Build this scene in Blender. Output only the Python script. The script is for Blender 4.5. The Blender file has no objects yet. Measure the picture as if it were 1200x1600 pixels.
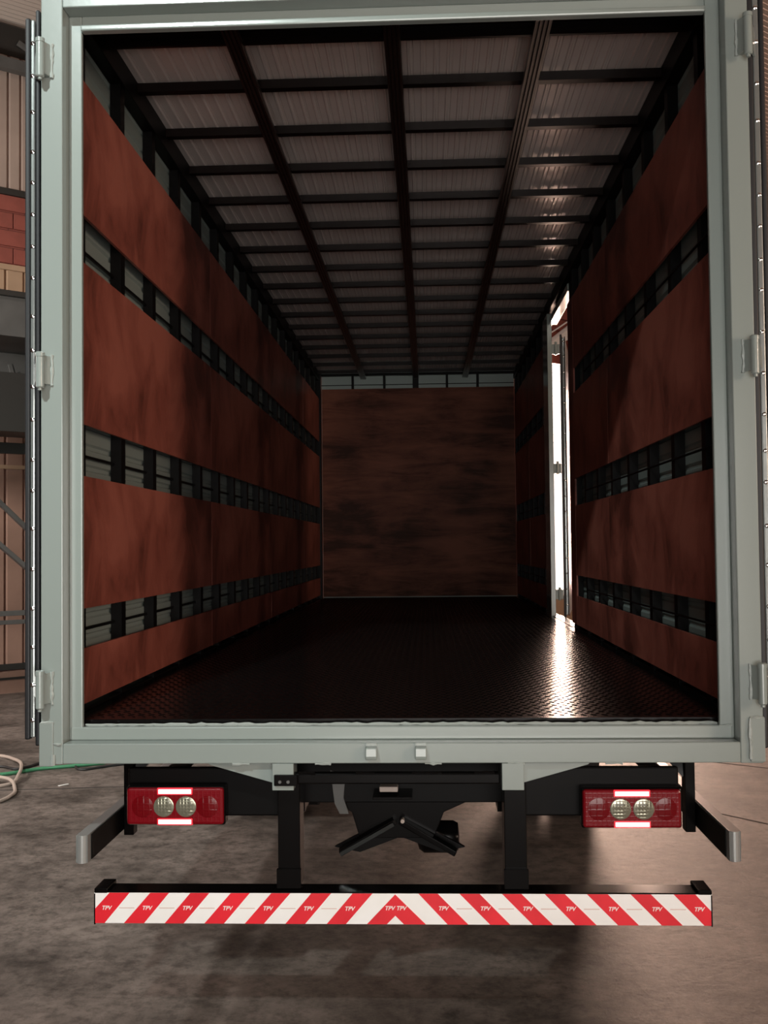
import bpy, bmesh, math, random
from mathutils import Vector, Matrix
random.seed(7)
scene = bpy.context.scene
col = scene.collection
PI = math.pi

# ------------------------------------------------------------------ camera
cam_d = bpy.data.cameras.new('camera')
cam = bpy.data.objects.new('camera', cam_d); col.objects.link(cam)
cam_d.sensor_fit = 'VERTICAL'; cam_d.sensor_height = 36.0
cam_d.lens = 36.0 * 1620 / 1600
cam_d.clip_start = 0.05; cam_d.clip_end = 300
YAW, PITCH, ROLL = 0.0418, 0.0331, -0.0108
_r = Vector((math.cos(YAW), math.sin(YAW), 0)); _f = Vector((-math.sin(YAW), math.cos(YAW), 0)); _u = Vector((0, 0, 1))
_f2 = math.cos(PITCH)*_f + math.sin(PITCH)*_u; _u2 = math.cos(PITCH)*_u - math.sin(PITCH)*_f
_r3 = math.cos(ROLL)*_r + math.sin(ROLL)*_u2; _u3 = math.cos(ROLL)*_u2 - math.sin(ROLL)*_r
cam.matrix_world = Matrix(((_r3.x, _u3.x, -_f2.x, 0.12), (_r3.y, _u3.y, -_f2.y, -3.78), (_r3.z, _u3.z, -_f2.z, 1.80), (0, 0, 0, 1)))
scene.camera = cam

# ------------------------------------------------------------------ world, lights, exposure
vs = scene.view_settings
scene.display_settings.display_device = 'sRGB'
vs.view_transform = 'Standard'; vs.look = 'None'; vs.gamma = 1.0; vs.use_curve_mapping = False
vs.exposure = 0.12
world = bpy.data.worlds.new('sky'); scene.world = world; world.use_nodes = True
bg = world.node_tree.nodes['Background']
bg.inputs['Color'].default_value = (0.95, 0.97, 1.0, 1); bg.inputs['Strength'].default_value = 1.6

# warehouse frame: the hall stands at an angle to the truck
W0 = Vector((-5.2, 9.3, 0)); WT = Vector((0.769, 0.639, 0)).normalized(); WN = Vector((0.639, -0.769, 0)).normalized()
def hall(s, d, z): return W0 + WT*s + WN*d + Vector((0, 0, z))

def area(name, loc, target, sx, sy, power, color=(1, 1, 1)):
    l = bpy.data.lights.new(name, 'AREA'); l.shape = 'RECTANGLE'; l.size = sx; l.size_y = sy; l.energy = power; l.color = color
    o = bpy.data.objects.new(name, l); col.objects.link(o); o.location = loc
    o.rotation_euler = (Vector(target) - Vector(loc)).to_track_quat('-Z', 'Y').to_euler()
    return o
sun_d = bpy.data.lights.new('sun', 'SUN'); sun_d.energy = 15.0; sun_d.angle = 0.009; sun_d.color = (1, 0.93, 0.85)
sun = bpy.data.objects.new('sun', sun_d); col.objects.link(sun)
sun.rotation_euler = (-(WN*0.42 + WT*0.1 + Vector((0, 0, 1.0)))).to_track_quat('-Z', 'Y').to_euler()
def spot(name, loc, target, power, angle, blend, radius, color=(1, 1, 1)):
    l = bpy.data.lights.new(name, 'SPOT'); l.energy = power; l.spot_size = math.radians(angle); l.spot_blend = blend; l.shadow_soft_size = radius; l.color = color
    o = bpy.data.objects.new(name, l); col.objects.link(o); o.location = loc
    o.rotation_euler = (Vector(target) - Vector(loc)).to_track_quat('-Z', 'Y').to_euler()
    return o
# daylight of the great door behind the camera
area('rear_door_daylight', (0.9, -7.2, 1.7), (0, 0, 2.0), 4.0, 3.2, 270, (1.0, 0.95, 0.9))
# added warm fill light, right of the camera, to brighten the left plywood
area('right_fill_light', (9.0, -6.0, 3.4), (-0.8, 0.5, 2.6), 2.0, 2.4, 370, (1.0, 0.74, 0.57))
# lamp on a column behind the camera, aimed at the truck's upper left corner
spot('column_lamp', (-2.2, -6.0, 7.1), (-1.25, 0.3, 2.9), 2100, 38, 1.0, 0.14, (0.90, 1.0, 0.97))
# hall lamps by the left wall
area('hall_lamp', (-7.5, 1.5, 4.2), (-5.3, 9.0, 2.6), 1.0, 1.0, 520, (1, 0.93, 0.86))
area('hall_lamp', (-5.6, 1.2, 7.6), (-2.2, 1.6, 0), 0.4, 0.4, 230, (1, 0.95, 0.90))
# daylight entering by the gate in the front wall
area('gate_daylight', hall(12.6, -1.6, 3.0), hall(8.5, 9.5, 0.8), 2.6, 4.2, 2000, (1.0, 0.66, 0.5))

# ------------------------------------------------------------------ materials
def new_mat(name):
    m = bpy.data.materials.new(name); m.use_nodes = True
    return m, m.node_tree, m.node_tree.nodes['Principled BSDF']
def plain(name, c, rough=0.5, metal=0.0, coat=0.0, bump=0.0, bscale=60, vary=0.0, vscale=3.0, coord='Object', stretch=(1, 1, 1), spec=None):
    m, nt, b = new_mat(name)
    b.inputs['Base Color'].default_value = (*c, 1); b.inputs['Roughness'].default_value = rough
    b.inputs['Metallic'].default_value = metal; b.inputs['Coat Weight'].default_value = coat; b.inputs['Coat Roughness'].default_value = 0.12
    if spec is not None: b.inputs['Specular IOR Level'].default_value = spec
    if bump or vary:
        tc = nt.nodes.new('ShaderNodeTexCoord'); mp = nt.nodes.new('ShaderNodeMapping'); mp.inputs['Scale'].default_value = stretch
        nt.links.new(tc.outputs[coord], mp.inputs['Vector'])
    if vary:
        n = nt.nodes.new('ShaderNodeTexNoise'); n.inputs['Scale'].default_value = vscale; n.inputs['Detail'].default_value = 6
        nt.links.new(mp.outputs[0], n.inputs['Vector'])
        r = nt.nodes.new('ShaderNodeValToRGB'); r.color_ramp.elements[0].position = 0.3; r.color_ramp.elements[1].position = 0.7
        r.color_ramp.elements[0].color = (*[x*(1-vary) for x in c], 1); r.color_ramp.elements[1].color = (*[min(1, x*(1+vary)) for x in c], 1)
        nt.links.new(n.outputs['Fac'], r.inputs['Fac']); nt.links.new(r.outputs['Color'], b.inputs['Base Color'])
    if bump:
        n2 = nt.nodes.new('ShaderNodeTexNoise'); n2.inputs['Scale'].default_value = bscale; n2.inputs['Detail'].default_value = 4
        nt.links.new(mp.outputs[0], n2.inputs['Vector'])
        bp = nt.nodes.new('ShaderNodeBump'); bp.inputs['Strength'].default_value = bump; bp.inputs['Distance'].default_value = 0.004
        nt.links.new(n2.outputs['Fac'], bp.inputs['Height']); nt.links.new(bp.outputs['Normal'], b.inputs['Normal'])
    return m
def emis(name, c, strength, base=(0.3, 0.02, 0.02)):
    m, nt, b = new_mat(name)
    b.inputs['Base Color'].default_value = (*base, 1); b.inputs['Emission Color'].default_value = (*c, 1); b.inputs['Emission Strength'].default_value = strength
    b.inputs['Roughness'].default_value = 0.2
    return m
def plywood(name, dark, mid, light, axis_scale, rough=0.42, spec=0.25):
    m, nt, b = new_mat(name)
    tc = nt.nodes.new('ShaderNodeTexCoord')
    mp = nt.nodes.new('ShaderNodeMapping'); mp.inputs['Scale'].default_value = axis_scale; nt.links.new(tc.outputs['Object'], mp.inputs['Vector'])
    n = nt.nodes.new('ShaderNodeTexNoise'); n.inputs['Scale'].default_value = 2.2; n.inputs['Detail'].default_value = 9; n.inputs['Roughness'].default_value = 0.66; n.inputs['Distortion'].default_value = 0.6
    nt.links.new(mp.outputs[0], n.inputs['Vector'])
    n2 = nt.nodes.new('ShaderNodeTexNoise'); n2.inputs['Scale'].default_value = 1.1; n2.inputs['Detail'].default_value = 5
    nt.links.new(tc.outputs['Object'], n2.inputs['Vector'])
    add = nt.nodes.new('ShaderNodeMath'); add.operation = 'ADD'; nt.links.new(n.outputs['Fac'], add.inputs[0]); nt.links.new(n2.outputs['Fac'], add.inputs[1])
    hv = nt.nodes.new('ShaderNodeMath'); hv.operation = 'MULTIPLY'; hv.inputs[1].default_value = 0.5; nt.links.new(add.outputs[0], hv.inputs[0])
    r = nt.nodes.new('ShaderNodeValToRGB'); e = r.color_ramp.elements
    e[0].position = 0.41; e[0].color = (*dark, 1); e[1].position = 0.60; e[1].color = (*light, 1)
    k = e.new(0.5); k.color = (*mid, 1)
    nt.links.new(hv.outputs[0], r.inputs['Fac']); nt.links.new(r.outputs['Color'], b.inputs['Base Color'])
    b.inputs['Roughness'].default_value = rough; b.inputs['Specular IOR Level'].default_value = spec
    bp = nt.nodes.new('ShaderNodeBump'); bp.inputs['Strength'].default_value = 0.35; bp.inputs['Distance'].default_value = 0.01
    nt.links.new(n.outputs['Fac'], bp.inputs['Height']); nt.links.new(bp.outputs['Normal'], b.inputs['Normal'])
    return m
def concrete(name):
    m, nt, b = new_mat(name)
    tc = nt.nodes.new('ShaderNodeTexCoord')
    n = nt.nodes.new('ShaderNodeTexNoise'); n.inputs['Scale'].default_value = 1.5; n.inputs['Detail'].default_value = 12; n.inputs['Roughness'].default_value = 0.7
    nt.links.new(tc.outputs['Object'], n.inputs['Vector'])
    r = nt.nodes.new('ShaderNodeValToRGB'); e = r.color_ramp.elements
    e[0].position = 0.38; e[0].color = (0.068, 0.055, 0.046, 1); e[1].position = 0.64; e[1].color = (0.24, 0.198, 0.172, 1)
    nt.links.new(n.outputs['Fac'], r.inputs['Fac'])
    n2 = nt.nodes.new('ShaderNodeTexNoise'); n2.inputs['Scale'].default_value = 13; n2.inputs['Detail'].default_value = 8; n2.inputs['Roughness'].default_value = 0.75
    nt.links.new(tc.outputs['Object'], n2.inputs['Vector'])
    r2 = nt.nodes.new('ShaderNodeValToRGB'); r2.color_ramp.elements[0].position = 0.36; r2.color_ramp.elements[0].color = (0.30, 0.29, 0.28, 1); r2.color_ramp.elements[1].position = 0.55; r2.color_ramp.elements[1].color = (1, 1, 1, 1)
    nt.links.new(n2.outputs['Fac'], r2.inputs['Fac'])
    mx = nt.nodes.new('ShaderNodeMix'); mx.data_type = 'RGBA'; mx.blend_type = 'MULTIPLY'; mx.inputs['Factor'].default_value = 0.8
    nt.links.new(r.outputs['Color'], mx.inputs['A']); nt.links.new(r2.outputs['Color'], mx.inputs['B'])
    # dark oil specks
    v = nt.nodes.new('ShaderNodeTexVoronoi'); v.inputs['Scale'].default_value = 5.0; nt.links.new(tc.outputs['Object'], v.inputs['Vector'])
    r3 = nt.nodes.new('ShaderNodeValToRGB'); r3.color_ramp.elements[0].position = 0.03; r3.color_ramp.elements[0].color = (0.3, 0.28, 0.27, 1); r3.color_ramp.elements[1].position = 0.12; r3.color_ramp.elements[1].color = (1, 1, 1, 1)
    nt.links.new(v.outputs['Distance'], r3.inputs['Fac'])
    mx2 = nt.nodes.new('ShaderNodeMix'); mx2.data_type = 'RGBA'; mx2.blend_type = 'MULTIPLY'; mx2.inputs['Factor'].default_value = 0.7
    nt.links.new(mx.outputs['Result'], mx2.inputs['A']); nt.links.new(r3.outputs['Color'], mx2.inputs['B'])
    nt.links.new(mx2.outputs['Result'], b.inputs['Base Color'])
    b.inputs['Roughness'].default_value = 0.62
    bp = nt.nodes.new('ShaderNodeBump'); bp.inputs['Strength'].default_value = 0.25; bp.inputs['Distance'].default_value = 0.02
    nt.links.new(n2.outputs['Fac'], bp.inputs['Height']); nt.links.new(bp.outputs['Normal'], b.inputs['Normal'])
    return m
def lens_mat(name, c, metal, rough, cells, coat=0.2, relief=0.4):
    m, nt, b = new_mat(name)
    b.inputs['Base Color'].default_value = (*c, 1); b.inputs['Metallic'].default_value = metal; b.inputs['Roughness'].default_value = rough; b.inputs['Coat Weight'].default_value = coat; b.inputs['Coat Roughness'].default_value = 0.08; b.inputs['Specular IOR Level'].default_value = 0.25
    tc = nt.nodes.new('ShaderNodeTexCoord')
    v = nt.nodes.new('ShaderNodeTexVoronoi'); v.distance = 'CHEBYCHEV'; v.inputs['Scale'].default_value = cells; v.inputs['Randomness'].default_value = 0.0
    nt.links.new(tc.outputs['Object'], v.inputs['Vector'])
    bp = nt.nodes.new('ShaderNodeBump'); bp.inputs['Strength'].default_value = relief; bp.inputs['Distance'].default_value = 0.004
    nt.links.new(v.outputs['Distance'], bp.inputs['Height']); nt.links.new(bp.outputs['Normal'], b.inputs['Normal'])
    return m

M = {}
M['frame'] = plain('sage_paint', (0.262, 0.300, 0.282), 0.2, coat=0.35, bump=0.05, bscale=30)
M['weld'] = plain('painted_weld', (0.34, 0.375, 0.355), 0.35, bump=0.5, bscale=120)
M['black'] = plain('black_paint', (0.0035, 0.003, 0.003), 0.2, spec=0.14)
M['blackmatt'] = plain('black_matt_steel', (0.0035, 0.003, 0.003), 0.4, spec=0.1)
M['bar'] = plain('dark_roof_steel', (0.006, 0.0035, 0.003), 0.3, spec=0.15)
M['gloss'] = plain('gloss_black_paint', (0.02, 0.022, 0.022), 0.12, coat=1.0)  # gloss coat for the strip added to show the brace highlight
M['batten'] = plain('brown_ribbed_steel', (0.022, 0.012, 0.010), 0.28, spec=0.5)
M['rubber'] = plain('seal_rubber', (0.012, 0.012, 0.014), 0.5)
M['chrome'] = plain('polished_aluminium', (0.42, 0.45, 0.44), 0.22, metal=0.7, bump=0.5, bscale=5)
M['rivet'] = plain('rivet_metal', (0.85, 0.86, 0.87), 0.15, metal=1.0)
M['zinc'] = plain('galvanised_sheet', (0.78, 0.69, 0.65), 0.27, metal=0.25, bump=0.08, bscale=6)
M['siding'] = plain('grey_green_siding', (0.26, 0.31, 0.29), 0.42, metal=0.2)
M['skin'] = plain('white_siding', (0.6, 0.6, 0.58), 0.3, metal=0.2)
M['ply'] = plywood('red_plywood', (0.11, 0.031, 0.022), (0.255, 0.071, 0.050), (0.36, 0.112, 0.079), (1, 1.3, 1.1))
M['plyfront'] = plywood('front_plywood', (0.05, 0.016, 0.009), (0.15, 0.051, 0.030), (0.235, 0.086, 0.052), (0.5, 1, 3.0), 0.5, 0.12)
M['deck'] = plain('black_chequer_plate', (0.004, 0.0035, 0.0035), 0.2, spec=0.17)
M['tape_w'] = plain('white_reflective_tape', (0.99, 0.98, 0.95), 0.3, vary=0.05, vscale=5)
M['tape_r'] = plain('red_reflective_tape', (0.80, 0.02, 0.035), 0.35, vary=0.12, vscale=6)
M['print'] = plain('white_print', (0.95, 0.85, 0.82), 0.4)
M['fine'] = plain('faint_red_print', (0.75, 0.55, 0.5), 0.4)
M['redlens'] = lens_mat('red_lamp_plastic', (0.16, 0.002, 0.006), 0.0, 0.25, 60)
M['redbowl'] = lens_mat('red_bowl_lens', (0.13, 0.0015, 0.004), 0.0, 0.2, 45, 0.2, 0.9)
M['clear'] = lens_mat('clear_ribbed_lens', (0.30, 0.29, 0.22), 0.6, 0.14, 85, 0.3, 1.0)
M['led'] = emis('lit_tail_strip', (1.0, 0.42, 0.42), 3.2)
M['ledglow'] = emis('red_strip_bloom', (1.0, 0.03, 0.05), 1.2)  # red emission standing in for bloom around the lit strip
M['galv'] = plain('galvanised_rail', (0.42, 0.43, 0.42), 0.3, metal=0.5)
M['tyre'] = plain('tyre_rubber', (0.015, 0.015, 0.016), 0.8, bump=0.2)
M['rim'] = plain('wheel_steel', (0.25, 0.25, 0.25), 0.45, metal=0.6)
M['concrete'] = concrete('worn_concrete')
M['joint'] = plain('dark_joint', (0.035, 0.03, 0.028), 0.8)
M['brick'] = plain('red_painted_block', (0.235, 0.062, 0.046), 0.6, bump=0.3, bscale=40, vary=0.15, vscale=4)
def blockwall(name):
    m, nt, b = new_mat(name)
    g = nt.nodes.new('ShaderNodeNewGeometry'); mp = nt.nodes.new('ShaderNodeMapping'); mp.inputs['Rotation'].default_value = (0, 0, -math.atan2(WT.y, WT.x))
    nt.links.new(g.outputs['Position'], mp.inputs['Vector'])
    sp = nt.nodes.new('ShaderNodeSeparateXYZ'); cb = nt.nodes.new('ShaderNodeCombineXYZ')
    nt.links.new(mp.outputs[0], sp.inputs[0]); nt.links.new(sp.outputs['X'], cb.inputs['X']); nt.links.new(sp.outputs['Z'], cb.inputs['Y'])
    t = nt.nodes.new('ShaderNodeTexBrick'); t.inputs['Scale'].default_value = 1.0; t.inputs['Brick Width'].default_value = 0.42; t.inputs['Row Height'].default_value = 0.228; t.inputs['Mortar Size'].default_value = 0.008
    t.inputs['Color1'].default_value = (0.235, 0.062, 0.046, 1); t.inputs['Color2'].default_value = (0.20, 0.053, 0.04, 1); t.inputs['Mortar'].default_value = (0.11, 0.03, 0.024, 1)
    nt.links.new(cb.outputs[0], t.inputs['Vector']); nt.links.new(t.outputs['Color'], b.inputs['Base Color']); b.inputs['Roughness'].default_value = 0.7
    return m
M['blockwall'] = blockwall('red_block_wall')
M['mortar'] = plain('red_mortar', (0.11, 0.03, 0.024), 0.8)
M['panel'] = plain('brown_pink_sheet', (0.27, 0.165, 0.125), 0.55, vary=0.22, vscale=1.6)
M['panelup'] = plain('grey_pink_sheet', (0.34, 0.265, 0.225), 0.55, vary=0.15, vscale=1.2)
M['beige'] = plain('beige_sheet', (0.36, 0.245, 0.16), 0.55, vary=0.12, vscale=2)
M['wall'] = plain('hall_wall', (0.30, 0.26, 0.23), 0.8)
M['roof'] = plain('grey_roof_sheet', (0.40, 0.34, 0.30), 0.5)
M['steel'] = plain('dark_grey_steel', (0.085, 0.085, 0.082), 0.5, vary=0.25, vscale=2)
M['darksteel'] = plain('near_black_steel', (0.022, 0.021, 0.019), 0.5)
M['white'] = plain('white_paint', (0.85, 0.83, 0.80), 0.5)
M['hose_c'] = plain('cream_hose', (0.42, 0.34, 0.29), 0.45)
M['hose_k'] = plain('black_cable', (0.02, 0.02, 0.02), 0.5)
M['hose_g'] = plain('green_hose', (0.06, 0.24, 0.12), 0.45)

# ------------------------------------------------------------------ helpers
class MB:
    def __init__(s): s.v = []; s.f = []; s.smooth = False
    def box(s, x0, x1, y0, y1, z0, z1):
        k = len(s.v)
        s.v += [(x, y, z) for z in (z0, z1) for y in (y0, y1) for x in (x0, x1)]
        s.f += [tuple(k+i for i in q) for q in ((0, 2, 3, 1), (4, 5, 7, 6), (0, 1, 5, 4), (2, 6, 7, 3), (0, 4, 6, 2), (1, 3, 7, 5))]
        return s
    def obox(s, c, ax, ay, az, hx, hy, hz):
        k = len(s.v); c = Vector(c)
        for sz in (-1, 1):
            for sy in (-1, 1):
                for sx in (-1, 1): s.v.append(tuple(c + ax*(sx*hx) + ay*(sy*hy) + az*(sz*hz)))
        s.f += [tuple(k+i for i in q) for q in ((0, 2, 3, 1), (4, 5, 7, 6), (0, 1, 5, 4), (2, 6, 7, 3), (0, 4, 6, 2), (1, 3, 7, 5))]
        return s
    def bar(s, p, q, w, h, up=(0, 0, 1)):
        p = Vector(p); q = Vector(q); d = (q-p); L = d.length; d.normalize()
        a = d.cross(Vector(up)); a.normalize(); b = a.cross(d)
        return s.obox((p+q)/2, d, a, b, L/2, w/2, h/2)
    def prism(s, pts, axis, a0, a1):
        # pts: 2D outline; axis 0,1,2: extruded along it
        k = len(s.v); n = len(pts)
        def mk(p, a):
            return {0: (a, p[0], p[1]), 1: (p[0], a, p[1]), 2: (p[0], p[1], a)}[axis]
        s.v += [mk(p, a0) for p in pts] + [mk(p, a1) for p in pts]
        s.f += [tuple(k+i for i in range(n)), tuple(k+n+i for i in reversed(range(n)))]
        s.f += [(k+i, k+n+i, k+n+(i+1) % n, k+(i+1) % n) for i in range(n)]
        return s
    def cyl(s, p, q, r, n=14, r2=None):
        p = Vector(p); q = Vector(q); d = (q-p).normalized(); r2 = r if r2 is None else r2
        a = d.orthogonal().normalized(); b = d.cross(a); k = len(s.v)
        for c, rr in ((p, r), (q, r2)):
            s.v += [tuple(c + a*(rr*math.cos(2*PI*i/n)) + b*(rr*math.sin(2*PI*i/n))) for i in range(n)]
        s.f += [tuple(k+i for i in reversed(range(n))), tuple(k+n+i for i in range(n))]
        s.f += [(k+i, k+(i+1) % n, k+n+(i+1) % n, k+n+i) for i in range(n)]
        return s
    def lathe(s, c, axis, prof, n=24):
        # prof: (distance along axis, radius)
        c = Vector(c); d = Vector(axis).normalized(); a = d.orthogonal().normalized(); b = d.cross(a); k = len(s.v)
        for h, r in prof:
            s.v += [tuple(c + d*h + a*(r*math.cos(2*PI*i/n)) + b*(r*math.sin(2*PI*i/n))) for i in range(n)]
        for j in range(len(prof)-1):
            s.f += [(k+j*n+i, k+j*n+(i+1) % n, k+(j+1)*n+(i+1) % n, k+(j+1)*n+i) for i in range(n)]
        s.f += [tuple(k+i for i in reversed(range(n))), tuple(k+(len(prof)-1)*n+i for i in range(n))]
        return s
    def tube(s, pts, r, n=8, wob=0.0):
        pts = [Vector(p) for p in pts]; k = len(s.v); prev = None
        for i, p in enumerate(pts):
            d = (pts[min(i+1, len(pts)-1)] - pts[max(i-1, 0)]).normalized()
            if prev is None: a = d.orthogonal().normalized()
            else: a = (prev - d*prev.dot(d)).normalized()
            prev = a; b = d.cross(a); rr = r*(1 + random.uniform(-wob, wob))
            s.v += [tuple(p + a*(rr*math.cos(2*PI*j/n)) + b*(rr*math.sin(2*PI*j/n))) for j in range(n)]
        for i in range(len(pts)-1):
            s.f += [(k+i*n+j, k+i*n+(j+1) % n, k+(i+1)*n+(j+1) % n, k+(i+1)*n+j) for j in range(n)]
        m = len(pts)-1
        s.f += [tuple(k+j for j in reversed(range(n))), tuple(k+m*n+j for j in range(n))]
        return s
    def weld(s, p, q, r, step=0.012):
        p = Vector(p); q = Vector(q); m = max(3, int((q-p).length/step))
        return s.tube([p.lerp(q, i/m) + Vector((random.uniform(-r, r)*.3, 0, random.uniform(-r, r)*.3)) for i in range(m+1)], r, 6, 0.45)
    def build(s, name, mat, parent=None, bevel=0.0, smooth=False, label=None, kind=None):
        me = bpy.data.meshes.new(name); me.from_pydata(s.v, [], s.f); me.materials.append(mat)
        bm = bmesh.new(); bm.from_mesh(me); bmesh.ops.recalc_face_normals(bm, faces=bm.faces); bm.to_mesh(me); bm.free()
        if smooth:
            me.polygons.foreach_set('use_smooth', [True]*len(me.polygons)); me.set_sharp_from_angle(angle=math.radians(40))
        o = bpy.data.objects.new(name, me); col.objects.link(o)
        if parent: o.parent = parent
        if bevel:
            b = o.modifiers.new('bevel', 'BEVEL'); b.width = bevel; b.segments = 2; b.limit_method = 'ANGLE'
        if label: o['label'] = label
        if kind: o['kind'] = kind
        return o
def sub(mb): return mb
def empty(name, loc, label, cat, group=None):
    o = bpy.data.objects.new(name, None); col.objects.link(o); o.location = loc; o.empty_display_size = 0.1
    o['label'] = label; o['category'] = cat
    if group: o['group'] = group
    return o
def inst(src, name, parent, loc):
    o = src.copy(); o.name = name; col.objects.link(o); o.parent = parent; o.location = loc
    return o
def B(*a): return MB().box(*a)

# ------------------------------------------------------------------ the hall (setting)
def hbox(mb, s0, s1, d0, d1, z0, z1):
    return mb.obox(hall((s0+s1)/2, (d0+d1)/2, (z0+z1)/2), WT, WN, Vector((0, 0, 1)), abs(s1-s0)/2, abs(d1-d0)/2, abs(z1-z0)/2)
def H(*a): return hbox(MB(), *a)
GS0, GS1, GZ = 9.3, 13.6, 5.32          # gate in the front wall
floor = hbox(MB(), -16, 22, -14, 26, -0.2, 0.0).build('floor', M['concrete'], kind='structure')
jt = MB()
jt.bar((1.6, 3.75, 0.001), (3.4, 1.75, 0.001), 0.012, 0.003).bar((0.2, 5.3, 0.001), (1.6, 3.75, 0.001), 0.012, 0.003)
jt.bar((-6.0, 3.6, 0.001), (-2.2, 4.05, 0.001), 0.012, 0.003).bar((-2.2, 4.05, 0.001), (-0.6, 4.3, 0.001), 0.010, 0.003)
jt.bar((2.3, 5.0, 0.001), (5.3, 3.0, 0.001), 0.012, 0.003)
jt.build('floor_joint', M['joint'], floor)
fw = MB()
hbox(fw, -16, GS0, -0.3, 0.0, 0, 8.5); hbox(fw, GS1, 22, -0.3, 0.0, 0, 8.5); hbox(fw, GS0, GS1, -0.3, 0.0, GZ, 9.9)
hbox(fw, GS0, GS1, -0.3, 0.0, 0.0, 0.85)
wall_front = fw.build('wall_front', M['blockwall'], kind='structure')
hbox(MB(), -16.3, -16, -0.3, 26, 0, 12.5).build('wall_left', M['wall'], kind='structure')
hbox(MB(), 22, 22.3, -0.3, 26, 0, 12.5).build('wall_right', M['wall'], kind='structure')
hbox(MB(), -16, 22, 26, 26.3, 0, 12.5).build('wall_back', M['wall'], kind='structure')
# corrugated roof, ridges along the front wall
rf = MB(); n = 330
pr = []
for i in range(n+1):
    d = -0.3 + i*0.08
    pr.append((d, 8.52 + 0.14*d)); pr.append((d+0.024, 8.52 + 0.14*d + 0.035)); pr.append((d+0.054, 8.52 + 0.14*d + 0.035))
for d, z in pr: rf.v.append(tuple(hall(-16, d, z)))
for d, z in pr: rf.v.append(tuple(hall(22, d, z)))
m_ = len(pr)
rf.f += [(i, i+1, m_+i+1, m_+i) for i in range(m_-1)]
roof = rf.build('ceiling', M['roof'], kind='structure')
# front wall: blocks, sheets and rails that the photograph shows
def brick_src(L):
    return MB().obox((0, 0, 0), WT, WN, Vector((0, 0, 1)), L/2-0.006, 0.02, 0.104-0.006).build('brick', M['brick'], wall_front, bevel=0.004)
proto = None
def bricks(s0, s1, z0, rows, off=0.0):
    global proto
    for r in range(rows):
        s = s0 - (0.21 if (r+int(off)) % 2 else 0)
        while s < s1:
            p = hall(s+0.21, 0.012 + random.uniform(-.004, .004), z0+0.114+r*0.228)
            if proto is None: proto = brick_src(0.42); proto.location = p
            else: inst(proto, 'brick', wall_front, p)
            s += 0.42
bricks(-1.26, 1.4, 5.48, 4)
bricks(9.24, 12.4, 5.36, 7)
src = {}
def sheets(s0, s1, w, z0, z1, mat, name='metal_panel'):
    s = s0
    while s < s1:
        key = (w, z0, z1, mat.name)
        prof = [(-w/2, 0.0), (-w/2+0.02, 0.035), (w/2-0.03, 0.035), (w/2-0.012, 0.012), (w/2-0.004, 0.0)]
        if key not in src:
            mb = MB(); k = len(prof)
            mb.v += [tuple(WT*a + WN*b + Vector((0, 0, z))) for z in (z0, z1) for a, b in prof]
            mb.f += [(i, i+1, k+i+1, k+i) for i in range(k-1)] + [tuple(range(k)), tuple(k+i for i in range(k))]
            src[key] = mb.build(name, mat, wall_front); src[key].location = hall(s+w/2, 0.001, 0)
        else: inst(src[key], name, wall_front, hall(s+w/2, 0.001, 0))
        s += w
sheets(-1.5, 1.4, 0.235, 0.36, 4.80, M['panel'])
sheets(-1.5, 1.4, 0.235, 4.86, 5.40, M['beige'])
sheets(-1.5, 1.4, 0.16, 6.46, 8.20, M['panelup'])
H(-1.6, 1.5, 0, 0.07, 5.40, 5.47).build('wall_rail', M['beige'], wall_front)
H(-1.6, 1.5, 0, 0.06, 6.38, 6.46).build('wall_rail', M['darksteel'], wall_front)
H(-1.6, 1.5, 0, 0.05, 4.79, 4.86).build('wall_rail', M['darksteel'], wall_front)
H(-1.6, 1.5, 0, 0.05, 0.28, 0.36).build('wall_rail', M['darksteel'], wall_front)
H(-6, 1.5, 0, 0.14, 0.0, 0.27).build('wall_plinth', M['panel'], wall_front)
H(-6, 1.5, 0.1, 0.15, 0.17, 0.20).build('wall_rail', M['darksteel'], wall_front)
H(-1.6, 1.5, 0, 0.05, 2.84, 2.89).build('wall_rail', M['beige'], wall_front)
# eaves truss on the left
H(-8, 3, 0.05, 0.3, 8.2, 8.47).build('trim_1', M['darksteel'], kind='structure')
tr = MB()
hbox(tr, -8, 3, 0.3, 0.42, 7.86, 8.0)
for s in (-3.1, -1.9, -0.7, 0.5, 1.7):
    tr.bar(hall(s-0.55, 0.36, 8.25), hall(s+0.15, 0.36, 7.95), 0.05, 0.06, WN)
tr.build('trim_2', M['steel'], kind='structure')
# lintel and sloping brace beam over the gate
H(GS0-0.6, GS1+0.4, 0.0, 0.10, 5.18, 5.34).build('trim_3', M['brick'], kind='structure')
MB().bar(hall(9.0, 0.25, 5.0), hall(13.4, 0.25, 7.86), 0.16, 0.20, WN).build('trim_4', M['white'], kind='structure')
MB().bar(hall(9.0, 0.22, 5.28), hall(13.4, 0.22, 7.8), 0.02, 0.03, WN).build('trim_5', M['white'], kind='structure')
H(GS0-0.3, GS1, -0.02, 0.05, 0.0, 0.86).build('trim_6', M['beige'], kind='structure')
# sunlit white board fence outside the gate
fence = empty('board_fence', hall(12.5, -5.0, 0), 'sunlit white fence of horizontal boards outside the gate, past the side doorway', 'fence')
fsrc = None
for i in range(34):
    p = WT*0 + Vector((0, 0, 0.11+i*0.2))
    if fsrc is None:
        fsrc = MB().obox((0, 0, 0), WT, WN, Vector((0, 0, 1)), 6.5, 0.03, 0.093).build('board', M['white'], fence); fsrc.location = p
    else: inst(fsrc, 'board', fence, p)
for s in (-6, -2, 2, 6):
    MB().obox(WT*s - WN*0.08 + Vector((0, 0, 3.4)), WT, WN, Vector((0, 0, 1)), 0.06, 0.05, 3.4).build('post', M['steel'], fence)

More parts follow.
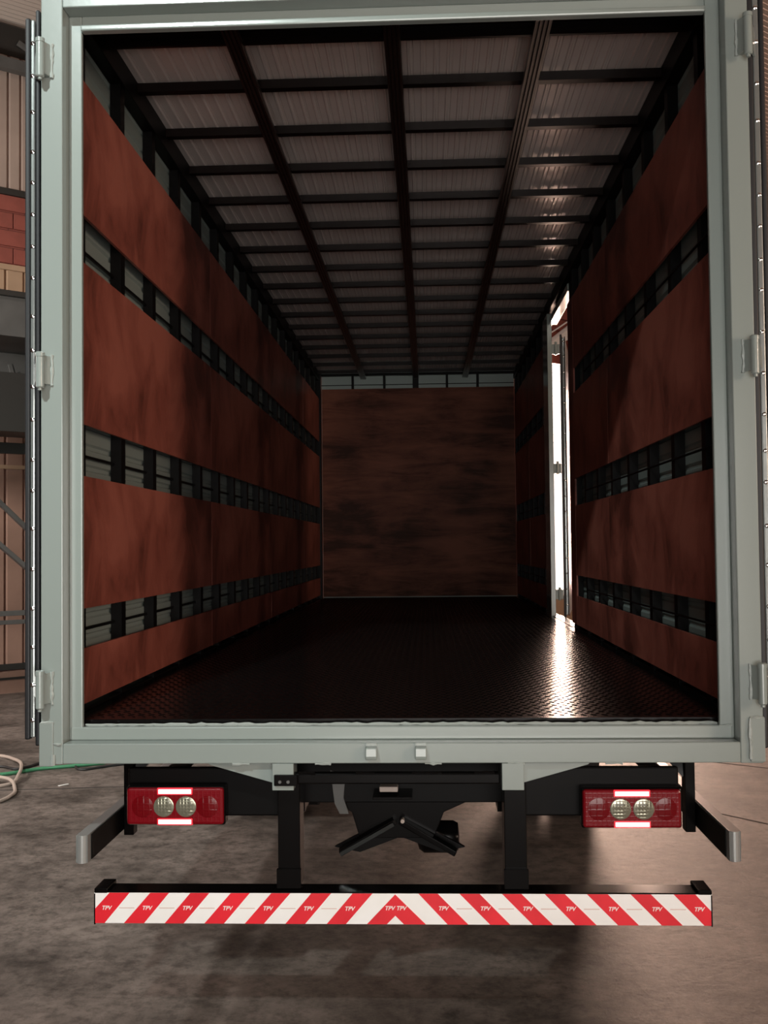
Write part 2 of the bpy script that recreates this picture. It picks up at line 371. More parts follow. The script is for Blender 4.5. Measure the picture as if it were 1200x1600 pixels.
# steel platform standing before the front wall
D1 = 1.0
plat = empty('steel_platform', hall(-0.4, D1, 0), 'dark grey steel platform with diagonal braces before the brown sheet wall', 'platform')
def pl(mb, name, mat):
    o = mb.build(name, mat, plat, bevel=0.004); o.matrix_parent_inverse = Matrix.Translation(-plat.location); return o
pl(H(-2.4, 0.25, D1, D1+1.1, 4.13, 4.56), 'deck_beam', M['steel'])
pl(H(-2.4, 0.25, D1-0.05, D1+1.15, 4.56, 4.62), 'deck_plate', M['darksteel'])
pl(H(-2.4, 0.2, D1+0.02, D1+0.10, 3.9, 4.13), 'lower_flange', M['steel'])
pl(H(0.05, 0.22, D1+0.0, D1+0.16, 0.0, 4.13), 'post', M['steel'])
pl(H(-2.3, -2.13, D1+0.0, D1+0.16, 0.0, 4.13), 'post', M['steel'])
for a, b, w in (((-0.38, 4.0), (-0.1, 2.98), 0.10), ((-0.28, 3.92), (0.08, 3.2), 0.08), ((-0.75, 2.62), (0.05, 1.85), 0.085), ((-0.8, 2.15), (0.05, 1.40), 0.10)):
    pl(MB().bar(hall(a[0], D1+0.06, a[1]), hall(b[0], D1+0.06, b[1]), 0.05, w, WN), 'brace', M['steel'])
pl(H(-2.3, 0.15, D1+0.03, D1+0.10, 2.94, 3.07), 'cross_rail', M['darksteel'])
pl(H(-2.3, 0.15, D1+0.03, D1+0.08, 1.03, 1.09), 'cross_rail', M['steel'])
pl(H(-2.3, 0.15, D1+0.03, D1+0.08, 0.93, 0.98), 'cross_rail', M['steel'])
pl(H(-2.2, 0.1, D1+0.4, D1+1.0, 3.1, 3.75), 'side_plate', M['darksteel'])
pl(H(-0.47, -0.36, D1+0.02, D1+0.06, 3.55, 3.9), 'gusset', M['panel'])

# ------------------------------------------------------------------ the truck
truck = empty('box_truck', (0, 0, 0), 'sage green box truck seen from behind, rear doors open on a plywood lined cargo box', 'truck')
T = truck
XL, XR = -1.178, 1.175           # clear opening
ZB, ZT = 1.136, 3.774
# rear frame
for s in (-1, 1):
    B(s*1.228, s*1.31, 0.0, 0.13, 1.012, 4.10).build('frame_post', M['frame'], T, bevel=0.004)
B(-1.228, 1.228, 0.0, 0.13, 3.838, 4.10).build('frame_header', M['frame'], T, bevel=0.004)
B(-1.228, 1.228, 0.0, 0.13, 1.014, 1.088).build('frame_sill', M['frame'], T, bevel=0.004)
B(-1.228, XL, 0.07, 0.092, 1.088, 3.838).build('door_stop', M['frame'], T, bevel=0.004)
B(XR, 1.228, 0.07, 0.092, 1.088, 3.838).build('door_stop', M['frame'], T, bevel=0.004)
B(XL, XR, 0.072, 0.092, 3.797, 3.838).build('door_stop', M['frame'], T, bevel=0.003)
B(XL, XR, 0.052, 0.090, ZT, 3.797).build('stop_flange', M['frame'], T, bevel=0.006)
B(XL-0.045, XR+0.045, 0.068, 0.135, 1.088, ZB).build('door_stop', M['frame'], T, bevel=0.004)
for s in (-1, 1):
    p = B(s*1.262, s*1.314, -0.007, 0.13, 1.006 if s < 0 else 1.018, 1.166 if s < 0 else 1.176).build('corner_plate', M['frame'], T, bevel=0.003)
def welds(*runs):
    for a, b, r in runs: MB().weld(a, b, r, 0.02 if r > 0.0058 and (Vector(a)-Vector(b)).length > 1 else 0.012).build('weld_bead', M['weld'], T, smooth=True)
welds(((1.262, -0.004, 1.03), (1.262, -0.004, 1.172), 0.006), ((1.262, -0.003, 1.176), (1.312, -0.003, 1.176), 0.0045), ((1.172, 0.066, 1.136), (1.218, 0.066, 1.136), 0.004),
      ((-1.262, -0.003, 1.166), (-1.308, -0.003, 1.166), 0.004), ((-1.262, -0.004, 1.01), (-1.262, -0.004, 1.05), 0.006), ((-1.262, -0.003, 1.088), (-1.232, -0.003, 1.088), 0.004),
      ((XL, 0.10, ZB+0.003), (XR, 0.10, ZB+0.003), 0.006))
# door latch keepers on the sill
for x in (-0.093, 0.086):
    mb = MB(); mb.prism([(-0.028, 1.075), (0.0, 1.078), (0.0, 1.032), (-0.030, 1.032), (-0.034, 1.045)], 0, x-0.021, x+0.021)
    k = mb.build('latch_keeper', M['frame'], T, bevel=0.004)
    B(x-0.019, x+0.019, -0.006, 0.0, 1.078, 1.088).build('keeper_tab', M['weld'], k)
# brackets and gussets under the sill
B(-0.455, -0.377, -0.004, 0.10, 0.918, 1.014).build('frame_bracket', M['frame'], T, bevel=0.002)
B(0.377, 0.456, -0.004, 0.10, 0.918, 1.014).build('frame_bracket', M['frame'], T, bevel=0.002)
MB().prism([(-0.455, 1.012), (-0.70, 1.012), (-0.69, 1.004), (-0.455, 0.938)], 1, 0.03, 0.06).build('gusset', M['frame'], T)
MB().prism([(0.456, 1.012), (0.70, 1.012), (0.69, 1.003), (0.456, 0.938)], 1, 0.03, 0.06).build('gusset', M['frame'], T)
welds(*[((x, 0.004, 1.013), (x+0.06, 0.004, 1.013), 0.005) for x in (-0.60, -0.30, 0.10, 0.40, 0.75)])

# hinges and rear doors
def hinge(s, z0, z1, door):
    x = s*1.298; y = -0.040
    h = MB(); h.prism([(s*1.296, y+0.012), (s*1.286, y-0.004), (s*1.268, 0.0), (s*1.290, 0.0)], 2, z0+0.012, z1-0.012)
    hg = h.build('hinge', M['frame'], T, bevel=0.002)
    b = MB(); b.lathe((x, y, z0), (0, 0, 1), [(-0.014, 0.006), (-0.012, 0.008), (-0.004, 0.008), (-0.004, 0.012), (0, 0.0155), (z1-z0-0.018, 0.0155), (z1-z0-0.018, 0.0175), (z1-z0-0.004, 0.0175), (z1-z0, 0.012)], 18)
    b.build('hinge_barrel', M['frame'], hg, smooth=True)
    w = MB(); w.weld((s*1.267, -0.003, z0+0.008), (s*1.267, -0.003, z1-0.008), 0.0055); w.build('weld_bead', M['weld'], hg, smooth=True)
    l = MB(); l.prism([(s*1.304, y+0.012), (s*1.312, y+0.004), (s*1.352, 0.05), (s*1.342, 0.05)], 2, z0+0.03, z1-0.03); l.build('door_leaf', M['frame'], hg)
for z0, z1 in ((3.560, 3.705), (2.400, 2.530), (1.225, 1.362)):
    hinge(-1, z0, z1, None); hinge(1, z0+0.005, z1+0.012, None)
def rear_door(s, x0, x1, x2, x3, x4, zb, zt):
    # the door folded back along the box: its hinge edge faces the camera
    d = B(s*x1, s*x3, 0.075, 1.22, zb, zt).build('rear_door', M['skin'], T, bevel=0.004)
    B(s*x0, s*(x1-0.001), 0.05, 1.235, zb-0.035, zt+0.03).build('edge_seal', M['rubber'], d, bevel=0.006)
    B(s*(x2), s*(x3), 0.055, 0.0748, zb-0.005, zt-0.005).build('edge_trim', M['chrome'], d, bevel=0.005)
    B(s*(x3+0.001), s*x4, 0.052, 1.235, zb-0.012, zt+0.0).build('edge_seal', M['rubber'], d, bevel=0.006)
    src = None; z = zb+0.06; xm = s*(x2+x3)/2
    while z < zt-0.03:
        p = (xm, 0.055, z)
        if src is None:
            src = MB().lathe((0, 0, 0), (0, -1, 0), [(0, 0.0085), (0.002, 0.008), (0.0035, 0.005), (0.0045, 0.002)], 12).build('rivet', M['rivet'], d, smooth=True); src.location = p
        else: inst(src, 'rivet', d, p)
        z += random.uniform(0.11, 0.16)
    return d
rear_door(-1, 1.334, 1.352, 1.354, 1.371, 1.392, 1.105, 3.83)
rear_door(1, 1.322, 1.344, 1.345, 1.367, 1.386, 1.09, 3.95)

# side siding with horizontal ribs, seen in the gaps between plywood bands
def siding(s, y0, y1, name='side_sheet'):
    prof = []; z = 1.10
    while z < 4.06:
        prof += [(z, 0.0), (z+0.058, 0.0), (z+0.066, 0.010), (z+0.080, 0.010)]
        z += 0.088
    mb = MB(); k = len(prof)
    for y in (y0, y1): mb.v += [(s*(1.302+o), y, zz) for zz, o in prof]
    mb.f += [(i, i+1, k+i+1, k+i) for i in range(k-1)]
    for y in (y0, y1): mb.v += [(s*(1.302+o+0.003), y, zz) for zz, o in prof]
    mb.f += [(2*k+i, 2*k+i+1, 3*k+i+1, 3*k+i) for i in range(k-1)]
    return mb.build(name, M['siding'], T)
DY0, DY1 = 4.40, 5.65
siding(-1, 0.13, 4.80); siding(-1, 4.80, 9.5)
siding(1, 0.13, DY0); siding(1, 6.02, 9.5)
B(1.302, 1.312, DY0, 6.02, 3.86, 4.05).build('side_sheet', M['siding'], T)
def stud(s, y, w=0.062):
    return B(s*1.252, s*1.300, y-w/2, y+w/2, 1.158, 3.93)
st = stud(-1, 0.0).build('wall_stud', M['blackmatt'], T); st.location = (0, 0.85, 0)
for k in range(1, 16): inst(st, 'wall_stud', T, (0, 0.85+0.54*k, 0))
for s, y in ((-1, 0.30),): inst(st, 'wall_stud', T, (0, y, 0))
st2 = stud(1, 0.0).build('wall_stud', M['blackmatt'], T); st2.location = (0, 0.50, 0)
for k in range(1, 17):
    y = 0.50+0.53*k
    if DY0-0.06 < y < DY1+0.45: continue
    inst(st2, 'wall_stud', T, (0, y, 0))
# tie rods in the gaps, top rails, floor kick rails
GAPS = ((1.410, 1.567), (2.092, 2.297), (2.945, 3.138))
for z0, z1 in GAPS:
    zm = (z0+z1)/2 - 0.012
    B(-1.292, -1.284, 0.13, 9.3, zm-0.006, zm+0.006).build('tie_rod', M['blackmatt'], T)
    MB().cyl((1.2475, 0.13, zm), (1.2475, DY0-0.8, zm), 0.0055, 8).build('tie_rod', M['blackmatt'], T)
    MB().cyl((1.262, DY1+0.6, zm), (1.262, 9.3, zm), 0.006, 8).build('tie_rod', M['blackmatt'], T)
B(-1.30, -1.238, 0.13, 9.45, 3.915, 4.028).build('top_rail', M['blackmatt'], T, bevel=0.003)
B(1.238, 1.30, 0.13, 9.45, 3.915, 4.028).build('top_rail', M['blackmatt'], T, bevel=0.003)
B(-1.30, -1.256, 0.13, 9.4, 1.11, 1.165).build('kick_rail', M['blackmatt'], T)
B(1.256, 1.30, 0.13, DY0, 1.11, 1.165).build('kick_rail', M['blackmatt'], T)
B(1.256, 1.30, DY1, 9.4, 1.11, 1.165).build('kick_rail', M['blackmatt'], T)
# plywood bands
BANDS = ((1.192, 1.410), (1.567, 2.092), (2.297, 2.945), (3.138, 3.685))
random.seed(11)
for z0, z1 in BANDS:
    for y0, y1 in ((0.14, 2.70), (2.703, 5.18), (5.183, 7.60), (7.603, 9.30)):
        o = MB().box(-0.006, 0.006, 0, y1-y0, 0, z1-z0).build('plywood_panel', M['ply'], T); o.location = (-1.245+random.uniform(-.0015, .0015), y0, z0)
    for y0, y1 in ((0.14, 2.655), (2.658, 4.12), (6.0, 7.6), (7.603, 9.30)):
        o = MB().box(-0.006, 0.006, 0, y1-y0, 0, z1-z0).build('plywood_panel', M['ply'], T); o.location = (1.247+random.uniform(-.0015, .0015), y0, z0)
o = MB().box(-0.006, 0.006, 0, 0.275, 0, 2.50).build('plywood_panel', M['ply'], T); o.location = (1.247, 4.123, 1.192)
# side doorway: jambs, header, threshold
B(1.228, 1.270, DY1, DY1+0.36, 1.13, 3.90).build('side_jamb', M['frame'], T, bevel=0.003)
B(1.256, 1.318, DY0-0.03, DY0, 1.13, 3.86).build('side_jamb', M['blackmatt'], T, bevel=0.003)
B(1.246, 1.318, DY0, DY1, 3.800, 3.86).build('side_header', M['frame'], T, bevel=0.003)
B(1.235, 1.318, DY0, DY1, 1.120, 1.162).build('side_threshold', M['frame'], T, bevel=0.003)
# side door, open and lying forward along the box
sd = B(1.374, 1.404, DY1+0.125, DY1+1.07, 1.16, 3.70).build('side_door', M['skin'], T, bevel=0.003)
B(1.353, 1.372, DY1+0.10, DY1+1.08, 1.13, 3.73).build('edge_seal', M['rubber'], sd, bevel=0.004)
B(1.374, 1.392, DY1+0.11, DY1+0.124, 1.16, 3.70).build('edge_trim', M['chrome'], sd, bevel=0.004)
B(1.394, 1.402, DY1+0.10, DY1+1.08, 1.15, 3.71).build('edge_seal', M['rubber'], sd, bevel=0.004)
for z in (1.29, 2.44, 3.54):
    h = B(1.282, 1.352, DY1+0.10, DY1+0.112, z+0.01, z+0.10).build('hinge', M['frame'], sd, bevel=0.002)
    MB().cyl((1.318, DY1+0.095, z), (1.318, DY1+0.095, z+0.12), 0.012, 14).build('hinge_barrel', M['frame'], h, smooth=True)
rv = None
for i in range(18):
    p = (1.383, DY1+0.11, 1.25+i*0.142)
    if rv is None:
        rv = MB().lathe((0, 0, 0), (0, -1, 0), [(0, 0.007), (0.003, 0.006), (0.005, 0.002)], 10).build('rivet', M['rivet'], sd, smooth=True); rv.location = p
    else: inst(rv, 'rivet', sd, p)

sd.rotation_euler = (0, 0, -math.radians(9.5))
_p = Vector((1.353, DY1+0.10, 0)); sd.location = _p - Matrix.Rotation(-math.radians(9.5), 3, 'Z') @ _p

# front bulkhead of the cargo box
B(-1.30, -1.222, 9.30, 9.42, 1.155, 4.03).build('corner_post', M['blackmatt'], T)
B(1.244, 1.30, 9.30, 9.42, 1.155, 4.03).build('corner_post', M['blackmatt'], T)
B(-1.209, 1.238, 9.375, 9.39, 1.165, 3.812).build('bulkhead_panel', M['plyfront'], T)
B(-1.222, 1.244, 9.46, 9.475, 1.12, 4.06).build('bulkhead_sheet', M['siding'], T)
for x, w in ((-0.815, 0.03), (-0.41, 0.03), (-0.01, 0.075), (0.39, 0.03), (0.78, 0.03)):
    B(x-w/2, x+w/2, 9.395, 9.455, 1.2, 4.0).build('bulkhead_stud', M['blackmatt'], T)
B(-1.222, 1.244, 9.40, 9.45, 3.985, 4.026).build('bulkhead_rail', M['blackmatt'], T)
B(-1.222, 1.244, 9.44, 9.458, 3.868, 3.876).build('bulkhead_rail', M['blackmatt'], T)
# cargo floor with raised chequer pattern
B(-1.27, 1.256, 0.13, 9.42, 1.115, 1.155).build('cargo_floor', M['deck'], T)
tm = MB(); p = 0.040
nx = int(2.42/p); ny = int(9.1/p)
for j in range(ny):
    for i in range(nx):
        cx = -1.20 + (i+0.5+0.5*(j % 2))*p; cy = 0.17 + (j+0.5)*p
        a = PI/4 if j % 2 else -PI/4
        ca, sa = math.cos(a), math.sin(a); L, w_, h = 0.0175, 0.0055, 0.0024
        k = len(tm.v)
        for u, v, z in ((-L, 0, 0), (0, -w_, 0), (L, 0, 0), (0, w_, 0), (-L*.45, 0, h), (L*.45, 0, h)):
            tm.v.append((cx + u*ca - v*sa, cy + u*sa + v*ca, 1.1552+z))
        tm.f += [(k, k+1, k+4), (k+1, k+5, k+4), (k+1, k+2, k+5), (k+2, k+3, k+5), (k+3, k+4, k+5), (k+3, k, k+4)]
tm.build('raised_tread', M['deck'], T, kind='stuff')
# roof: ribbed sheet, cross bars, lengthwise battens
prof = []; x = -1.31
while x < 1.31:
    prof += [(x, 4.030), (x+0.030, 4.030), (x+0.0345, 4.0215), (x+0.042, 4.0215), (x+0.0465, 4.030), (x+0.054, 4.030), (x+0.055, 4.036), (x+0.0575, 4.036)]
    x += 0.0605
mb = MB(); k = len(prof)
for y in (0.13, 9.5): mb.v += [(a, y, b) for a, b in prof]
mb.f += [(i, i+1, k+i+1, k+i) for i in range(k-1)]
mb.box(-1.31, 1.31, 0.13, 9.5, 4.045, 4.055)
mb.build('roof_sheet', M['zinc'], T)
rb = B(-1.24, 1.24, -0.022, 0.022, 3.978, 4.0208).build('roof_bar', M['bar'], T); rb.location = (0, 0.525, 0)
for k in range(1, 17): inst(rb, 'roof_bar', T, (0, 0.525+0.5405*k, 0))
B(-1.24, 1.24, 0.135, 0.20, 3.90, 4.0208).build('roof_bar', M['bar'], T)
B(-1.24, 1.24, 0.548, 0.565, 3.950, 4.0208).build('roof_bar', M['bar'], T)
for x in (-0.678, -0.005, 0.622):
    pr = []
    for j in range(4):
        a = -0.036 + j*0.0185
        pr += [(a, 3.948), (a+0.002, 3.940), (a+0.0125, 3.940), (a+0.0145, 3.948)]
    pr = [(-0.036, 3.966)] + pr + [(0.036, 3.948), (0.036, 3.966)]
    MB().prism([(x+a, b) for a, b in pr], 1, 0.14, 9.42).build('roof_batten', M['batten'], T)

# ------------------------------------------------------------------ underbody
B(-1.023, -0.44, 0.13, 0.16, 0.792, 0.972).build('lamp_plate', M['blackmatt'], T, bevel=0.006)
B(0.46, 1.037, 0.13, 0.16, 0.792, 0.972).build('lamp_plate', M['blackmatt'], T, bevel=0.006)
B(-0.47, 0.47, 0.30, 0.40, 0.80, 0.985).build('rear_crossmember', M['blackmatt'], T, bevel=0.004)
for s in (-1, 1):
    B(s*0.385, s*0.455, 0.40, 10.8, 0.74, 0.98).build('chassis_rail', M['black'], T)
for y in (1.0, 2.1, 3.6, 5.4, 7.2, 9.0):
    B(-1.28, 1.28, y-0.04, y+0.04, 1.0, 1.11).build('floor_crossbeam', M['blackmatt'], T)
for s in (-1, 1):
    B(s*1.24, s*1.30, 0.13, 9.5, 1.03, 1.11).build('side_sill', M['frame'] if s < 0 else M['frame'], T)
for s, x0, x1 in ((-1, -0.445, -0.363), (1, 0.387, 0.468)):
    a = B(x0, x1, 0.06, 0.18, 0.545, 0.93).build('bumper_arm', M['black'], T, bevel=0.003)
    B(x0-0.004, x1+0.004, 0.045, 0.06, 0.549, 0.62).build('arm_plate', M['black'], a, bevel=0.002)
B(-0.447, 0.372, 0.012, 0.05, 0.936, 0.976).build('tie_bar', M['black'], T, bevel=0.006)
tb = B(-0.447, -0.362, -0.016, -0.004, 0.936, 0.976).build('tie_tab', M['black'], T, bevel=0.003)
for x in (-0.425, -0.395): MB().cyl((x, -0.016, 0.952), (x, -0.022, 0.952), 0.006, 8).build('bolt', M['steel'], tb)
for x0, x1 in ((-0.36, -0.30), (-0.15, -0.08), (0.05, 0.16), (0.28, 0.35)): MB().weld((x0, 0.012, 0.978), (x1, 0.012, 0.978), 0.005).build('weld_bead', M['black'], T, smooth=True)
# number plate lamp, coupling plate and V brace under the crossmember
B(-0.075, -0.005, 0.19, 0.24, 0.866, 0.886).build('plate_lamp', M['roof'], T, bevel=0.003)
B(-0.10, 0.05, 0.16, 0.30, 0.845, 0.855).build('plate_shelf', M['black'], T, bevel=0.002)
MB().prism([(-0.20, 0.86), (-0.26, 0.80), (-0.19, 0.76), (-0.16, 0.66), (0.13, 0.66), (0.17, 0.76), (0.26, 0.80), (0.22, 0.86)], 1, 0.31, 0.36).build('coupling_plate', M['black'], T, bevel=0.003)
MB().bar((-0.02, 0.29, 0.735), (-0.235, 0.27, 0.615), 0.05, 0.022, (0, 0, 1)).build('brace_rod', M['black'], T, bevel=0.004)
_d = Vector((-0.873, 0, -0.487)); _n = Vector((0, -0.975, 0.22))
MB().obox((-0.128, 0.246, 0.672), _d, _d.cross(_n).normalized(), _n, 0.118, 0.007, 0.003).build('brace_glint_strip', M['gloss'], T)  # thin gloss strip added on the left rod, tilted to catch a highlight
MB().bar((0.0, 0.29, 0.735), (0.215, 0.27, 0.615), 0.05, 0.022, (0, 0, 1)).build('brace_rod', M['black'], T, bevel=0.004)
MB().prism([(-0.26, 0.62), (-0.02, 0.745), (0.01, 0.745), (0.25, 0.62), (0.16, 0.60), (0.0, 0.66), (-0.16, 0.60)], 1, 0.33, 0.35).build('coupling_plate', M['blackmatt'], T)
MB().cyl((0.01, 0.28, 0.74), (0.01, 0.25, 0.74), 0.008, 10).build('bolt', M['roof'], T)
MB().lathe((0.06, 0.55, 0.60), (1, 0, 0), [(0, 0.02), (0.01, 0.05), (0.03, 0.065), (0.15, 0.065), (0.17, 0.055), (0.175, 0.02)], 20).build('air_tank', M['black'], T, smooth=True)
MB().prism([(-0.27, 0.93), (-0.255, 0.80), (-0.235, 0.76), (-0.20, 0.76), (-0.22, 0.82), (-0.215, 0.88)], 1, 0.285, 0.299).build('spring_hanger', M['steel'], T)
# axle and wheels
def wheel(x, y):
    t = MB().lathe((x, y, 0.5), (1, 0, 0), [(-0.13, 0.28), (-0.145, 0.33), (-0.14, 0.44), (-0.11, 0.485), (0.11, 0.485), (0.14, 0.44), (0.145, 0.33), (0.13, 0.28)], 36).build('tyre', M['tyre'], T, smooth=True)
    MB().lathe((x, y, 0.5), (1, 0, 0), [(-0.131, 0.275), (-0.12, 0.24), (-0.05, 0.10), (0.05, 0.10), (0.12, 0.24), (0.131, 0.275)], 24).build('wheel_rim', M['rim'], t, smooth=True)
for y in (3.5,):
    for x in (-1.08, -0.76, 0.76, 1.08): wheel(x, y)
wheel(-1.02, 10.6); wheel(1.02, 10.6)
MB().cyl((-0.62, 3.5, 0.5), (0.62, 3.5, 0.5), 0.07, 16).lathe((0, 3.5, 0.5), (0, 1, 0), [(-0.2, 0.08), (-0.15, 0.18), (0, 0.22), (0.15, 0.18), (0.2, 0.08)], 20).build('rear_axle', M['black'], T, smooth=True)
MB().cyl((-0.9, 10.6, 0.5), (0.9, 10.6, 0.5), 0.06, 12).build('front_axle', M['black'], T, smooth=True)
# side underrun rails with their hangers
def guard(s, xi, xo, y0, y1, zb, zt):
    xm = (xi+xo)/2; r = (xo-xi)/2
    prof = [(s*xi, y1), (s*xi, y0+r*0.4)] + [(s*(xm - r*math.cos(a)), y0 + r - r*math.sin(a)) for a in [PI*k/8 for k in range(1, 8)]] + [(s*xo, y0+r*0.4), (s*xo, y1)]
    g = MB().prism(prof, 2, zb, zt).build('side_guard', M['galv'], T, bevel=0.002)
    B(s*(xi-0.004), s*(xi-0.0005), y0+0.05, y1, zb+0.004, zt-0.006).build('guard_web', M['blackmatt'], g)
    for y in (0.60, 2.3, 4.0):
        h = B(s*(xi-0.046), s*(xi-0.005), y-0.03, y+0.03, zb-0.02, 1.03).build('guard_hanger', M['black'], T, bevel=0.003)
        MB().bar((s*(xi-0.03), y+0.02, 0.84), (s*(xi-0.20), y+0.1, 1.04), 0.04, 0.05, (0, 1, 0)).build('hanger_brace', M['black'], h)
    return g
guard(-1, 1.176, 1.220, 0.11, 4.4, 0.618, 0.722)
guard(1, 1.212, 1.253, 0.10, 4.4, 0.632, 0.742)

# tail lamps
def tail_lamp(x0, x1, z0, z1):
    xc, zc = (x0+x1)/2, (z0+z1)/2; y = 0.055
    t = B(x0-0.004, x1+0.004, y+0.012, 0.13, z0-0.004, z1+0.004).build('tail_lamp', M['black'], T, bevel=0.008)
    B(x0, x1, y, y+0.03, z0, z1).build('red_lens', M['redlens'], t, bevel=0.01)
    def dome(x, r, mat, name, h=0.007):
        MB().lathe((x, y+0.001, zc), (0, -1, 0), [(0, r), (h*.35, r*.97), (h*.6, r*.8), (h*.85, r*.5), (h, r*.15)], 28).build(name, mat, t, smooth=True)
    dome(xc-0.0415, 0.039, M['clear'], 'clear_lens'); dome(xc+0.0415, 0.039, M['clear'], 'clear_lens')
    dome(xc-0.121, 0.041, M['redbowl'], 'bowl_lens', 0.005); dome(xc+0.121, 0.041, M['redbowl'], 'bowl_lens', 0.005)
    for zz in (zc+0.0555, zc-0.0555):
        g = B(xc-0.066, xc+0.066, y-0.002, y+0.01, zz-0.0125, zz+0.0125).build('strip_bloom', M['ledglow'], t, bevel=0.003)  # glowing red border imitates the strip's bloom, no lamp of its own
        B(xc-0.0615, xc+0.0615, y-0.0035, y+0.005, zz-0.0085, zz+0.0085).build('lit_strip', M['led'], t, bevel=0.002)
tail_lamp(-1.008, -0.646, 0.778, 0.913)
tail_lamp(0.673, 1.028, 0.767, 0.905)

# rear bumper with hazard tape
BX0, BX1, BZ0, BZ1, BY = -1.118, 1.121, 0.430, 0.545, 0.02
bumper = B(BX0+0.004, BX1-0.004, BY, BY+0.10, BZ0, BZ1).build('bumper', M['black'], T, bevel=0.005)
for s, x in ((-1, BX0), (1, BX1)):
    B(min(x, x-s*0.05), max(x, x-s*0.05), BY-0.003, BY+0.11, BZ1-0.005, BZ1+0.013).build('end_cap', M['black'], bumper, bevel=0.004)
    MB().box(min(x, x-s*0.004), max(x, x-s*0.004), BY-0.003, BY+0.10, BZ0-0.002, BZ1-0.006).build('end_cap', M['black'], bumper)
yT = BY-0.0012
B(BX0, BX1, yT, BY-0.0002, BZ0+0.002, BZ1-0.003).build('reflective_tape', M['tape_w'], bumper, label='white reflective tape')
def ux(u): return BX0 + (u-148.5)*(BX1-BX0)/(1113.5-148.5)
def vz(v): return (BZ1-0.003) - (v-1395)*(BZ1-BZ0-0.005)/(1445-1395)
tops_l = [(173, 205), (238, 268), (302, 332), (366, 396), (430, 460), (493, 524), (558, 589)]
bots_l = [(148.5, 165), (196, 228), (261, 291), (324, 355), (388, 418), (452, 483), (517, 547)]
tops_r = [(661, 691), (725, 756), (791, 821), (857, 888), (922, 954), (989, 1020), (1055, 1088)]
bots_r = [(706, 738), (772, 803), (838, 869), (903, 936), (969, 1001), (1036, 1068), (1101, 1113.5)]
def stripe(pts, name='red_stripe'):
    MB().prism([(ux(u), vz(v)) for u, v in pts], 1, yT-0.0008, yT-0.0001).build(name, M['tape_r'], bumper)
for (a, b), (c, d) in zip(tops_l, bots_l):
    if c < 149: stripe([(a, 1395), (b, 1395), (d, 1445), (c, 1445), (c, 1423)])
    else: stripe([(a, 1395), (b, 1395), (d, 1445), (c, 1445)])
for (a, b), (c, d) in zip(tops_r, bots_r):
    if d > 1113: stripe([(a, 1395), (b, 1395), (1113.5, 1424), (1113.5, 1445), (c, 1445)])
    else: stripe([(a, 1395), (b, 1395), (d, 1445), (c, 1445)])
stripe([(624.5, 1396.5), (672, 1445), (638, 1445), (624.5, 1431), (611, 1445), (580, 1445)])
def text(s, u, v, size, mat, name='lettering', shear=0.25, bold=0.0):
    cu = bpy.data.curves.new(name, 'FONT'); cu.body = s; cu.size = size; cu.align_x = 'CENTER'; cu.align_y = 'CENTER'; cu.shear = shear; cu.extrude = 0.0002; cu.offset = bold
    o = bpy.data.objects.new(name, cu); col.objects.link(o)
    dg = bpy.context.evaluated_depsgraph_get()
    me = bpy.data.meshes.new_from_object(o.evaluated_get(dg)); bpy.data.objects.remove(o)
    me.materials.append(mat)
    t = bpy.data.objects.new(name, me); col.objects.link(t); t.parent = bumper
    t.rotation_euler = (PI/2, 0, 0); t.location = (ux(u), yT-0.0014, vz(v))
    return t
t0 = text('TPV', 168, 1420, 0.0205, M['print'], bold=0.0005)
for i, ((a, b), (c, d)) in enumerate(zip(tops_l, bots_l)):
    if i: inst(t0, 'lettering', bumper, (ux((a+b+c+d)/4), yT-0.0014, vz(1420)))
for i, ((a, b), (c, d)) in enumerate(zip(tops_r, bots_r)):
    u = (a+b+c+d)/4 if i < 6 else 1093
    inst(t0, 'lettering', bumper, (ux(u), yT-0.0014, vz(1419)))
for u in (615.5, 633.5): inst(t0, 'lettering', bumper, (ux(u), yT-0.0014, vz(1419)))
# tape seams and faint centre print
fl = MB()
for i, ((a, b), (c, d)) in enumerate(zip(tops_r[:6], bots_r[:6])):
    u = (a+b+c+d)/4 + 33
    fl.box(ux(u-12), ux(u+12), yT-0.0006, yT-0.0001, vz(1420), vz(1418.6))
for i, ((a, b), (c, d)) in enumerate(zip(tops_l[1:], bots_l[1:])):
    u = (a+b+c+d)/4 - 32
    fl.box(ux(u-12), ux(u+12), yT-0.0006, yT-0.0001, vz(1420.5), vz(1419.3))
fl.build('fine_print', M['fine'], bumper)

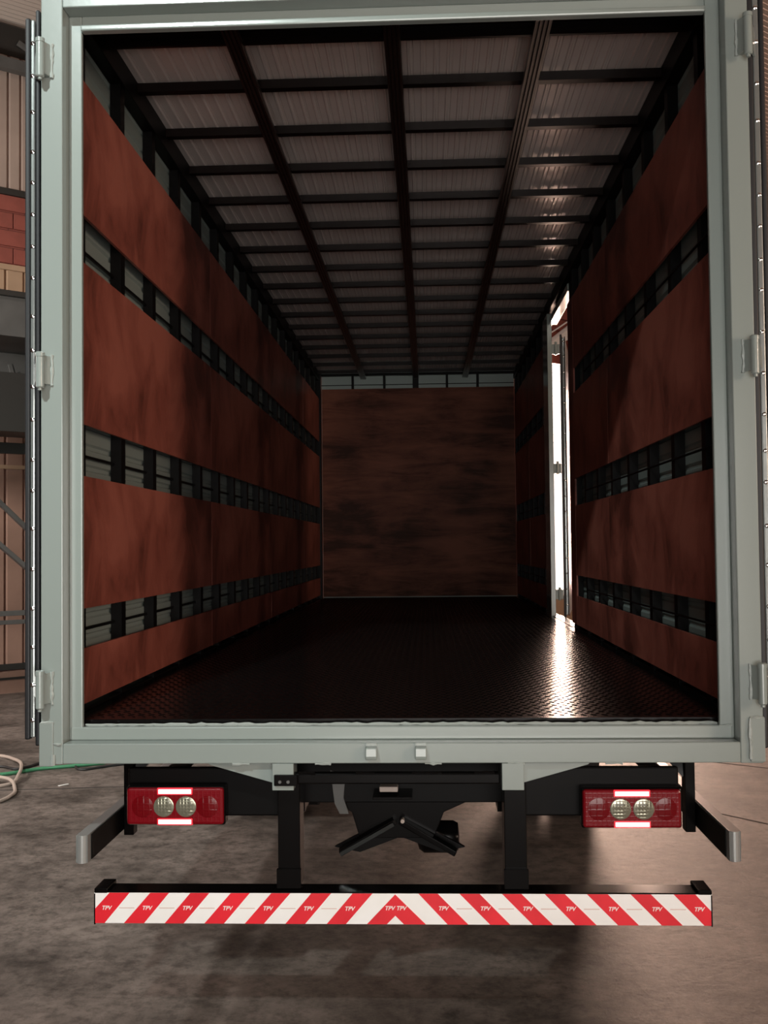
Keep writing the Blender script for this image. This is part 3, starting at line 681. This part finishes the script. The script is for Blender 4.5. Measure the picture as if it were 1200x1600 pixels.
# ------------------------------------------------------------------ hoses and scraps on the floor
def spline(pts, n=10):
    P = [Vector(p) for p in pts]; out = []
    for i in range(len(P)-1):
        p0, p1, p2, p3 = P[max(i-1, 0)], P[i], P[i+1], P[min(i+2, len(P)-1)]
        for k in range(n):
            t = k/n
            out.append(0.5*((2*p1) + (p2-p0)*t + (2*p0-5*p1+4*p2-p3)*t*t + (3*p1-p0-3*p2+p3)*t**3))
    out.append(P[-1]); return out
def hose(name, pts, r, mat, label, cat):
    o = MB().tube(spline(pts), r, 8).build(name, mat, smooth=True); o['label'] = label; o['category'] = cat
    return o
z = 0.014
hose('air_hose', [(-4.5, 5.3, z), (-4.0, 5.28, z), (-3.62, 5.16, z), (-3.41, 4.94, 0.03), (-3.22, 4.62, 0.058), (-3.11, 4.30, 0.046), (-3.10, 4.08, z), (-3.35, 3.95, z), (-3.8, 4.0, z)], 0.014, M['hose_c'], 'cream air hose curling out toward the truck, the longer loop', 'hose')
hose('air_hose', [(-3.9, 4.25, 0.052), (-3.45, 4.22, 0.05), (-3.12, 4.10, 0.052), (-2.99, 3.92, 0.02), (-2.94, 3.75, z), (-2.97, 3.52, z), (-3.2, 3.3, z), (-3.7, 3.2, z)], 0.014, M['hose_c'], 'shorter cream air hose loop, nearest the camera', 'hose')
hose('power_cable', [(-4.3, 4.75, 0.012), (-3.75, 4.78, 0.012), (-3.43, 4.73, 0.012), (-3.27, 4.63, 0.012), (-3.2, 4.72, 0.012), (-3.1, 4.93, 0.012), (-2.6, 5.4, 0.012)], 0.011, M['hose_k'], 'black cable crossing the cream hoses and running behind the truck corner', 'cable')
hose('green_hose', [(-4.4, 4.05, z), (-3.7, 4.28, z), (-3.3, 4.42, z), (-3.08, 4.62, z), (-2.87, 4.72, z), (-2.6, 4.85, z)], 0.015, M['hose_g'], 'green hose on the floor passing under the left rear corner of the truck', 'hose')
hose('floor_cable', [(-3.0, 5.2, 0.01), (-2.84, 4.80, 0.01), (-2.72, 4.62, 0.01), (-2.55, 4.74, 0.01), (-2.2, 5.0, 0.01)], 0.010, M['hose_k'], 'thin dark cable just behind the left end of the sill', 'cable')
o = MB().prism([(0, 0), (0.05, 0.06), (0.065, 0.055), (0.015, -0.01)], 2, 0.0, 0.004).build('paper_scrap', M['white']); o.location = (-2.72, 4.08, 0.0005)
o['label'] = 'small white scrap lying on the concrete below the left frame corner'; o['category'] = 'litter'
